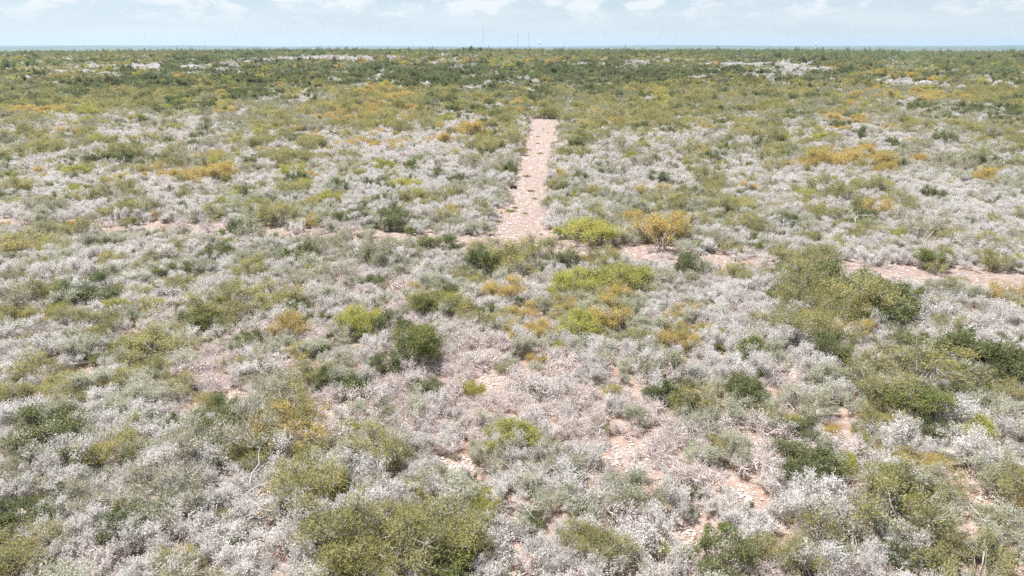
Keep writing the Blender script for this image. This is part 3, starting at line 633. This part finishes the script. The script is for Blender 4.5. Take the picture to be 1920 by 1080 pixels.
LIMIT = 300
SDESC = {'sage': 'pale sage-green scrub mixed through the grey drifts', 'grey': 'ash-grey scrub covering the plain in pale drifts', 'twig': 'pinkish leafless twig scrub covering the stony ground', 'olive': 'olive-yellow scrub scattered across the plain', 'amber': 'amber scrub scattered across the plain',
         'dark': 'dark green scrub massed across the far plain', 'wisp': 'grey-green scrub scattered across the plain', 'bright': 'small bright green scrub scattered across the plain', 'lime': 'yellow-green scrub scattered across the plain', 'round': 'round green bushes', 'ridge': 'green mesquite brush massed along the horizon rise'}
for kind, rows in items.items():
    K = KINDS[kind]; nm, desc, cat = META[kind]
    near = [build(kind, 100 * list(KINDS).index(kind) + i + 7, 0, i > 1 and kind not in ('round', 'twig')) for i in range(NVAR)]
    mid = [build(kind, 100 * list(KINDS).index(kind) + i + 47, 1, i == 2 and kind != 'round') for i in range(3)]
    far = [clump(kind, 100 * list(KINDS).index(kind) + i + 77) for i in range(3)] if kind not in ('twig', 'bright', 'round') else []
    fol = [mesh(nm + '_foliage', *n[0][:2], [K['fm']], tint=n[0][2]) for n in near]
    brn = [mesh(nm + '_branches', *n[1], [K['bm']]) for n in near]
    # the largest in view become things of their own
    def shown(r):
        x, y, s = r[0], r[1], r[2]; d_ = depth(x, y)
        u, v = 960 + F * x / d_, 540 - F * (-(CAM_H - .4) * _cp + y * _sp) / d_
        return s / d_ if (-20 < u < 1940 and v < 1110) else 0
    order = sorted(range(len(rows)), key=lambda i: (rows[i][7] is None, -shown(rows[i])))
    ind = set(i for i in order[:LIMIT] if rows[i][5] < 2 and shown(rows[i]) > 0)
    rest = []
    ZZ = hgt([r[0] for r in rows], [r[1] for r in rows])
    for i, (x, y, s, sz, rot, lod, var, lb, an) in enumerate(rows):
        z = float(ZZ[i])
        if i in ind:
            o = obj(nm, None, None, (x, y, z), rot, (s * an, s / an, sz)); o.empty_display_size = .2
            if lb: tag(o, lb, cat)
            else:
                da = np.hypot(AX[:, 0] - x, AX[:, 1] - y); q, q2 = np.argsort(da)[:2]; dq = da[q]; far_w = 'right by' if dq < 2 else 'near' if dq < 4.5 else 'some steps off' if dq < 8 else 'well off'
                lab = size_word(kind, s) + desc + f' {far_w} the {ANCH[q][1]}, {ANCH[q2][1]} side'
                if len(lab.replace('-', ' ').split()) > 16: lab = lab[:lab.rindex(',')]
                tag(o, lab, cat, lab)
            obj('foliage', fol[var], o); obj('branches', brn[var], o)
        else:
            n_near, n_mid = NVAR, 3
            src = var if lod == 0 else (n_near + var % 3 if lod == 1 else n_near + n_mid + var % 3)
            rest.append((x, y, z, rng.normal(0, .06), rng.normal(0, .06), rot, s * an, s / an, sz, src))
    if rest:
        sources = []
        for (fo, br) in near + mid + far:
            v = np.concatenate([fo[0], br[0]]); f = np.concatenate([fo[1], br[1] + len(fo[0])])
            sources.append((v, f, np.concatenate([fo[2], np.full(len(br[0]), .5)]), np.concatenate([np.zeros(len(fo[1])), np.ones(len(br[1]))])))
        scatter(STUFF[kind], sources, rest, [K['fm'], K['bm']], SDESC[kind])
    print(kind, len(rows), 'things', len(ind))
# ------------------------------------------------------------------ stones on path, track and bare soil
def pebble(seed):
    g = np.random.default_rng(seed)
    v = np.array([(1, 0, 0), (.3, .9, 0), (-.8, .6, 0), (-.9, -.5, 0), (.2, -1, 0), (.1, .1, .7), (-.3, 0, .6), (.4, -.3, .55)], float) * g.uniform(.7, 1.25, (8, 1))
    f = np.array([(0, 1, 5, 7), (1, 2, 6, 5), (2, 3, 6, 6), (3, 4, 7, 6), (4, 0, 7, 7)])
    f = np.array([(0, 1, 5), (0, 5, 7), (1, 2, 6), (1, 6, 5), (2, 3, 6), (3, 4, 7), (3, 7, 6), (4, 0, 7), (5, 6, 7)])
    return v, f, np.full(8, .5), np.zeros(len(f))
pts = []
def stones(n, sampler, lo, hi):
    xy = np.array([sampler() for _ in range(n)]); zz = hgt(xy[:, 0], xy[:, 1])
    for (x, y), z in zip(xy, zz):
        s = lo * (hi / lo) ** (rng.random() ** 2.2)
        pts.append((x, y, z + .02, rng.normal(0, .2), rng.normal(0, .2), rng.uniform(0, 6.3), s, s * rng.uniform(.6, 1), s * rng.uniform(.6, 1.1), rng.integers(4)))
PLn, PRn = polyline(PATH_L, 100), polyline(PATH_R, 100)
def on_path():
    i = rng.integers(100); t = rng.uniform(-.05, 1.05); p = PLn[i] * (1 - t) + PRn[i] * t; return p[0] + rng.normal(0, .4), p[1] + rng.normal(0, .6)
def on_track():
    i = rng.integers(200); p = tr[i] + tn[i] * rng.uniform(-TW, TW); return p[0] + rng.normal(0, .4), p[1] + rng.normal(0, .2)
def on_bare():
    b = BARE[rng.integers(len(BARE))]; return b[0] + rng.normal(0, b[2] * .6), b[1] + rng.normal(0, b[3] * .6)
def on_near():
    y = rng.uniform(10, 60); return rng.uniform(-.85, .85) * (y + 3), y
stones(4200, on_path, .03, .16); stones(2600, on_track, .03, .13); stones(2600, on_bare, .02, .09); stones(9000, on_near, .02, .09)
scatter('loose_stones', [pebble(i) for i in range(4)], pts, ['stone'], 'loose white caliche stones littering the soil and path')

# ------------------------------------------------------------------ weed tufts on the path
def tuft_mesh(seed):
    g = np.random.default_rng(seed); n = 120
    P = np.stack([g.normal(0, .14, n), g.normal(0, .12, n), g.uniform(0, .03, n)], 1)
    ax = unit(np.stack([g.normal(0, .8, n), g.normal(0, .8, n), g.uniform(.4, 1.2, n)], 1))
    v, f = blades(P, ax, g.uniform(.08, .2, n), .03, g); t = np.repeat(np.clip(g.normal(.5, .25, n), 0, 1), 4)
    c = g.normal(size=(6, 3)); st = tubes(np.zeros((6, 3)) - [0, 0, .03], unit(c + [0, 0, 1.5]) * .12, .006, .003)
    return mesh('weed_leaves', v, f, ['bright'], tint=t), mesh('weed_stems', *st, ['bark'])
tm = [tuft_mesh(i) for i in range(3)]
WEEDS = [(1018, 243, .8, 'near the path head, furthest of a pair'), (1028, 250, .9, 'near the path head, on the amber bush side'), (1008, 257, 1.1, 'dark and rounded below the path head pair'), (1009, 270, 1, 'thin and flat on the upper path'),
         (1013, 289, 1.4, 'wide and low in the middle of the upper path'), (988, 332, 1.5, 'flat and wide, just up the path from the tyre'), (995, 360, 1.2, 'level with the tyre, in mid-path'), (1003, 374, 1, 'yellowish, just down the path from the tyre'),
         (957, 398, 1.6, 'round and vivid green on the lower path'), (966, 391, 1, 'sparse and dull on the lower path'), (941, 377, 1.2, 'dark, at the path edge below the tyre'), (935, 417, 1.2, 'dark green at the grey bush edge of lower path'),
         (985, 402, .8, 'tiny and olive on the lower path'), (895, 437, 2.4, 'large and leafy at the path mouth')]
for i, (u, v, s, lb) in enumerate(WEEDS):
    x, y = spot(u, v); o = obj('weed_tuft', None, None, (x, y, float(hgt(x, y)) + .03), i * 1.3, (s * 1.0, s * 1.0, s * .9)); o.empty_display_size = .1
    tag(o, 'green weed tuft, ' + lb, 'weed', 'weed tufts on the stony path'); obj('leaves', tm[i % 3][0], o); obj('stems', tm[i % 3][1], o)

# ------------------------------------------------------------------ dead bleached trees
def dead_mesh(seed, W=2.4, H=2.0):
    g = np.random.default_rng(seed); T_, B_ = [], []
    def grow(p, d, ln, r, lev):
        segs = 4 if lev < 2 else 3
        for s in range(segs):
            d = unit(d + g.normal(0, .28, 3) + np.array([0, 0, .04])); q = p + d * ln / segs; r2 = r * (.86 if s < segs - 1 else .7)
            (T_ if lev == 0 else B_).append((p, q, r, r2)); p, r = q, r2
            if lev < 3 and s > 0:
                for _ in range(1 if lev else 2):
                    if g.random() < .75: grow(p, unit(d * .6 + g.normal(0, .75, 3)), ln * g.uniform(.45, .7), r * .62, lev + 1)
    for k in range(4):
        a = k * 1.57 + g.uniform(-.5, .5); grow(np.array([.05 * math.cos(a), .05 * math.sin(a), -.1]), unit(np.array([math.cos(a) * .9, math.sin(a) * .9, 1.1])), H * .8, .040, 0)
    def mk(S, sides):
        P = np.array([s[0] for s in S]); Q = np.array([s[1] for s in S]); return tubes(P, Q, np.array([s[2] for s in S]), np.array([s[3] for s in S]), sides)
    return mesh('dead_stem', *mk(T_, 6), ['bark_white']), mesh('dead_branches', *mk(B_, 4), ['bark_white'])
dm = [dead_mesh(50 + i) for i in range(5)]
DEAD = [(492, 945, 1.25, 'bleached dead tree with thick white limbs above the pale grey shrubs', 0), (660, 900, .8, 'slim dead branches rising beside the rounded olive bush', 1), (1605, 432, 1.3, 'white forked dead branches sprawled by a dark bush beyond the track', 2),
        (1180, 885, .7, 'small dead snag at the edge of the stony bare clearing', 3), (770, 700, .8, 'white broken branches at the foot of the lone round green bush', 4), (1540, 640, .9, 'tangle of dead grey sticks under the wide green and olive thicket', 1),
        (460, 800, .9, 'thin white upright dead stems in the wispy grey-green scrub', 3), (960, 960, .8, 'curled white dead branches behind the spreading olive thicket', 2), (1080, 905, .7, 'low pale dead branches between twig scrub and clearing', 4), (860, 1010, .7, 'pale forked sticks poking out of the spreading olive thicket', 0),
        (200, 660, .8, 'white twiggy dead bush among small green bushes', 1), (330, 935, .9, 'grey fallen dead branches near the bleached dead tree', 3), (1860, 1000, .8, 'long bare sticks beneath the tall olive bush', 2), (620, 985, .9, 'twisted grey dead branches under the wide olive bush', 4), (1450, 720, .6, 'dead sprigs beside the bare orange soil gap', 0),
        (905, 405, .8, 'forked bare branches in the dark bushes beside the path', 2), (1290, 600, .8, 'dead white stems between olive mounds on the near side of the track', 1)]
for i, (u, v, s, lb, k) in enumerate(DEAD):
    x, y = spot(u, v); o = obj('dead_tree', None, None, (x, y, float(hgt(x, y))), i * 2.1, (s * .72, s * .72, s * .66)); o.empty_display_size = .3
    tag(o, lb, 'dead tree'); obj('stem', dm[k][0], o); obj('branches', dm[k][1], o)

# ------------------------------------------------------------------ yuccas
def yucca(u, v, hgt_px, lb, seed):
    g = np.random.default_rng(seed); x, y = spot(u, v); h = hgt_px * depth(x, y) / F
    o = obj('yucca_plant', None, None, (x, y, float(hgt(x, y)))); tag(o, lb, 'yucca', None)
    n = 7; z = np.linspace(-.1, h * .72, n); c = np.stack([.04 * np.sin(z * 2), .05 * np.cos(z * 3), z], 1)
    obj('trunk', mesh('yucca_trunk', *tubes(c[:-1], c[1:], .22, .20, 9), ['thatch']), o)
    N = 260; th = g.uniform(0, 6.283, N); el = g.uniform(-.5, 1.3, N)
    ax = np.stack([np.cos(th) * np.cos(el), np.sin(th) * np.cos(el), np.sin(el)], 1)
    P = np.array([c[-1]]) + ax * .08 + np.stack([np.zeros(N), np.zeros(N), g.uniform(-.35, .1, N)], 1)
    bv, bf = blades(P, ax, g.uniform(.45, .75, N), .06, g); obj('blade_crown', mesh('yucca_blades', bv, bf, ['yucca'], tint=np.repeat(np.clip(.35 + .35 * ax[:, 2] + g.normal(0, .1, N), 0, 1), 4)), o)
    N = 140; th = g.uniform(0, 6.283, N); zz = g.uniform(.2, .75, N) * h
    ax = unit(np.stack([np.cos(th) * .5, np.sin(th) * .5, -np.ones(N)], 1)); P = np.stack([.18 * np.cos(th), .18 * np.sin(th), zz], 1)
    bv, bf = blades(P, ax, .4, .06, g); obj('dead_skirt', mesh('yucca_skirt', bv, bf, ['thatch']), o)
yucca(1350, 217, 21, 'tall dark-trunked yucca with pale green crown rising above grey scrub', 3)
yucca(1399, 213, 13, 'shorter yucca next to the tall dark-trunked yucca', 4)

# ------------------------------------------------------------------ old tyre on the path edge
def lathe(prof, n=40):
    p = np.array(prof, float); m = len(p); th = np.arange(n) * 2 * np.pi / n
    v = np.stack([p[None, :, 0] * np.cos(th)[:, None], p[None, :, 0] * np.sin(th)[:, None], np.broadcast_to(p[None, :, 1], (n, m))], -1).reshape(-1, 3)
    i, j = np.meshgrid(np.arange(n), np.arange(m), indexing='ij'); i2, j2 = (i + 1) % n, (j + 1) % m
    return v, np.stack([i * m + j, i2 * m + j, i2 * m + j2, i * m + j2], -1).reshape(-1, 4)
tx, ty = TYRE
ty_o = obj('old_tyre', None, None, (tx, ty, float(hgt(tx, ty)) + .06)); ty_o.rotation_euler = (R(-7), R(6), .4)
tag(ty_o, 'old black rubber tyre lying on the edge of the pink path', 'tyre')
prof = [(.21, .03), (.235, .0), (.31, -.005), (.345, .02), (.355, .05), (.36, .11), (.355, .17), (.345, .20), (.31, .225), (.235, .22), (.21, .19), (.222, .17), (.30, .19), (.325, .16), (.325, .06), (.30, .03), (.222, .05)]
obj('carcass', mesh('tyre_carcass', *lathe(prof), ['rubber'], smooth=True), ty_o)
n = 36; th = np.arange(n) * 2 * np.pi / n
for k in range(1):
    P = np.stack([.358 * np.cos(th), .358 * np.sin(th), np.full(n, .05)], 1); Q = np.stack([.358 * np.cos(th + .1), .358 * np.sin(th + .1), np.full(n, .17)], 1)
    obj('tread_blocks', mesh('tyre_tread', *tubes(P, Q, .016, .016, 4), ['rubber']), ty_o)

# ------------------------------------------------------------------ teal plastic scrap in the bush
def crumple(seed, w, h, d):
    g = np.random.default_rng(seed); n = 12
    a, b = np.meshgrid(np.linspace(-1, 1, n), np.linspace(-1, 1, n), indexing='ij')
    z = d * (fbm(a * 2.2 + 5, b * 2.2 + 5, seed, 3) - .5) * 2.2
    v = np.stack([a * w * (1 + .3 * vnoise(b * 2, a, seed + 3)), z, (b + 1) * h * .5 * (1 + .25 * vnoise(a * 2, b, seed + 5))], -1).reshape(-1, 3)
    i, j = np.meshgrid(np.arange(n - 1), np.arange(n - 1), indexing='ij')
    return v, np.stack([i * n + j, (i + 1) * n + j, (i + 1) * n + j + 1, i * n + j + 1], -1).reshape(-1, 4)
px_, py_ = spot(1052, 449)
to = obj('plastic_bag', None, None, (px_, py_, float(hgt(px_, py_)) + .32)); tag(to, 'crumpled teal plastic bag snagged in grey twigs beside the yellow-green dome', 'plastic bag')
obj('teal_fold', mesh('bag_fold', *crumple(3, .13, .26, .10), ['teal'], smooth=False), to, (0, 0, 0), .4)
obj('knot', mesh('bag_knot', *crumple(8, .05, .12, .06), ['teal'], smooth=False), to, (.05, .02, .24), 1.2)
obj('faded_flap', mesh('bag_flap', *crumple(5, .22, .12, .10), ['mint'], smooth=False), to, (-.30, .03, .08), -.2)

# ------------------------------------------------------------------ trees on the rise
KR = KINDS['ridge']
rt = [build('ridge', 900 + i) for i in range(4)]
rf = [mesh('mesquite_crown', *n_[0][:2], [KR['fm']], tint=n_[0][2]) for n_ in rt]; rb = [mesh('mesquite_trunk', *n_[1], [KR['bm']]) for n_ in rt]
TREES = [(868, 99, 1.05, 690), (884, 98, 1.35, 690), (898, 98, 1.2, 700), (910, 98, .9, 710), (688, 98, 1.0, 720), (1015, 97, .8, 730), (1075, 97, .9, 730), (1205, 97, .9, 730), (1370, 98, .9, 740), (1440, 98, 1.0, 740), (1500, 97, .8, 750),
         (1545, 98, .8, 740), (30, 97, 1.0, 800), (75, 97, 1.2, 800), (130, 97, .9, 820), (230, 98, 1.0, 820), (1888, 122, 1.1, 430), (20, 125, 1.3, 420), (60, 124, 1.2, 430), (110, 123, 1.2, 440)]
TL = {1: 'tallest dark mesquite tree breaking the horizon near the thin radio mast', 16: 'dark mesquite tree standing out of the light green brush'}
for i, (u, v, s, dist) in enumerate(TREES):
    x, y, _ = away(u, v, dist); o = obj('mesquite_tree', None, None, (x, y, float(hgt(x, y))), i * 1.7, (s * 1.25, s * 1.25, s * (1.75 if i < 4 else 1.35))); o.empty_display_size = .5
    if i in TL: tag(o, TL[i], 'tree')
    else:
        lb = ('mesquite tree in the dark clump under the thin radio mast' if i < 4 else 'green mesquite tree poking above the brush on the horizon rise' if i < 12 else 'dark mesquite tree in the hedge line behind the yellow-olive field' if i < 16 else 'dark mesquite tree beside the pale grey streak below the yellow-olive field')
        tag(o, lb, 'tree', lb)
    obj('crown', rf[i % 4], o); obj('trunk', rb[i % 4], o)

# ------------------------------------------------------------------ masts, water towers, poles, sheds on the horizon
def mast(u, vtop, dist, w, lb, guys=True):
    x, y, ztop = away(u, vtop, dist); z0 = float(hgt(x, y)); h = ztop - z0
    o = obj('radio_mast', None, None, (x, y, z0)); tag(o, lb, 'radio mast')
    for k in range(3):
        a = k * 2.0944 + .3; P = np.array([[w * math.cos(a), w * math.sin(a), -.5]]); Q = P + [0, 0, h + .5]
        obj('leg', mesh('mast_leg', *tubes(P, Q, .10, .09, 5), ['steel']), o)
    n = int(h / (2.4 * w)); z = np.linspace(0, h, n + 1); P, Q = [], []
    for i in range(n):
        for k in range(3):
            a, b = k * 2.0944 + .3, (k + 1) * 2.0944 + .3
            P.append((w * math.cos(a), w * math.sin(a), z[i])); Q.append((w * math.cos(b), w * math.sin(b), z[i + 1]))
            P.append((w * math.cos(a), w * math.sin(a), z[i + 1])); Q.append((w * math.cos(b), w * math.sin(b), z[i + 1]))
    obj('lattice_bracing', mesh('mast_bracing', *tubes(np.array(P), np.array(Q), .035, .035), ['steel']), o)
    obj('beacon', mesh('mast_beacon', *lathe([(.01, 0), (.3, .1), (.3, .8), (.01, 1.0)], 10), ['steel']), o, (0, 0, h))
mast(906, 40, 2300, .42, 'tallest thin radio mast rising behind the mesquite trees')
mast(971, 60, 2100, .48, 'slim radio mast between the tallest mast and the stout one')
mast(991.5, 61, 2050, .6, 'stoutest radio mast, standing next to the white water tower')
mast(384, 74, 2600, .28, 'faint short radio mast over the olive field horizon')
mast(1059, 77, 2600, .25, 'faintest short mast on the far side of the white water tower')
def tower(u, v, dist, r, lb):
    x, y, zc = away(u, v, dist); z0 = float(hgt(x, y)); h = zc - z0
    o = obj('water_tower', None, None, (x, y, z0)); tag(o, lb, 'water tower')
    t = np.linspace(-1.45, 1.57, 18); prof = [(max(.02, r * math.cos(a)), r * .85 * math.sin(a)) for a in t]
    obj('tank', mesh('tower_tank', *lathe([(.01, -r * .84)] + prof, 28), ['white_paint'], smooth=True), o, (0, 0, h))
    obj('stem', mesh('tower_stem', *lathe([(.01, -1), (r * .42, -1), (r * .30, h * .25), (r * .26, h * .6), (r * .36, h - r * .8), (.01, h - r * .8)], 20), ['white_paint'], smooth=True), o)
    obj('hatch', mesh('tower_hatch', *lathe([(.01, 0), (r * .1, 0), (r * .1, r * .12), (.01, r * .15)], 10), ['white_paint']), o, (0, 0, h + r * .84))
tower(1011.5, 80.5, 3300, 5.6, 'white water tower beside the stoutest radio mast')
tower(1530, 82.5, 3600, 5.4, 'white water tower standing apart from the masts by a utility pole')
def pole(u, vtop, dist, lb):
    x, y, zt = away(u, vtop, dist); z0 = float(hgt(x, y)); h = max(4, zt - z0)
    o = obj('utility_pole', None, None, (x, y, z0)); tag(o, lb, 'utility pole')
    obj('post', mesh('pole_post', *tubes(np.array([[0, 0, -.5]]), np.array([[0, 0, h]]), .24, .18, 8), ['pole']), o)
    obj('crossarm', mesh('pole_arm', *tubes(np.array([[-1.2, 0, h - .5]]), np.array([[1.2, 0, h - .5]]), .09, .09, 4), ['pole']), o)
    P = np.array([(a, 0, h - .45) for a in (-1.1, -.5, .5, 1.1)]); obj('insulators', mesh('pole_insulators', *tubes(P, P + [0, 0, .25], .06, .04, 6), ['steel']), o)
pole(1492, 87, 800, 'utility pole on the bushy stretch short of the lone water tower')
pole(1533.5, 89, 760, 'utility pole just in front of the lone water tower')
pole(1625, 93, 640, 'short utility pole amid light green brush past the lone water tower')
pole(1674, 93, 600, 'stout dark utility pole in light green brush furthest from the water tower')
def shed(u, dist, L_, W_, H_, rz, lb):
    x, y, _ = away(u, 92, dist); z0 = float(hgt(x, y)); o = obj('metal_shed', None, None, (x, y, z0), rz); tag(o, lb, 'shed')
    a, b = L_ / 2, W_ / 2
    v = [(-a, -b, -1), (a, -b, -1), (a, b, -1), (-a, b, -1), (-a, -b, H_), (a, -b, H_), (a, b, H_), (-a, b, H_), (-a, 0, H_ + 2), (a, 0, H_ + 2)]
    obj('wall', mesh('shed_wall', v, [(0, 1, 5, 4), (2, 3, 7, 6), (1, 2, 6, 9, 5), (3, 0, 4, 8, 7)], ['white_paint']), o)
    v = [(-a - .5, -b - .6, H_ - .1), (a + .5, -b - .6, H_ - .1), (a + .5, 0, H_ + 2.15), (-a - .5, 0, H_ + 2.15), (a + .5, b + .6, H_ - .1), (-a - .5, b + .6, H_ - .1)]
    obj('roof', mesh('shed_roof', v, [(0, 1, 2, 3), (3, 2, 4, 5)], ['white_paint']), o)
    obj('door', mesh('shed_door', [(-3, -b - .05, -.5), (3, -b - .05, -.5), (3, -b - .05, H_ * .8), (-3, -b - .05, H_ * .8)], [(0, 1, 2, 3)], ['steel']), o)

# ------------------------------------------------------------------ haze
hz = bpy.data.materials.new('haze'); hz.use_nodes = True; ht = hz.node_tree; ht.nodes.clear()
pv = ht.nodes.new('ShaderNodeVolumePrincipled'); pv.inputs['Color'].default_value = (.50, .67, .90, 1); pv.inputs['Density'].default_value = 9e-5; pv.inputs['Anisotropy'].default_value = .2
ho = ht.nodes.new('ShaderNodeOutputMaterial'); ht.links.new(pv.outputs[0], ho.inputs['Volume'])
M['haze'] = hz
a, z0, z1 = 15000, -20, 112
v = [(-a, -a, z0), (a, -a, z0), (a, a, z0), (-a, a, z0), (-a, -a, z1), (a, -a, z1), (a, a, z1), (-a, a, z1)]
tag(obj('haze', mesh('haze', v, [(3, 2, 1, 0), (4, 5, 6, 7), (0, 1, 5, 4), (1, 2, 6, 5), (2, 3, 7, 6), (3, 0, 4, 7)], ['haze'])), 'thin pale blue summer haze over the plain', kind='stuff')
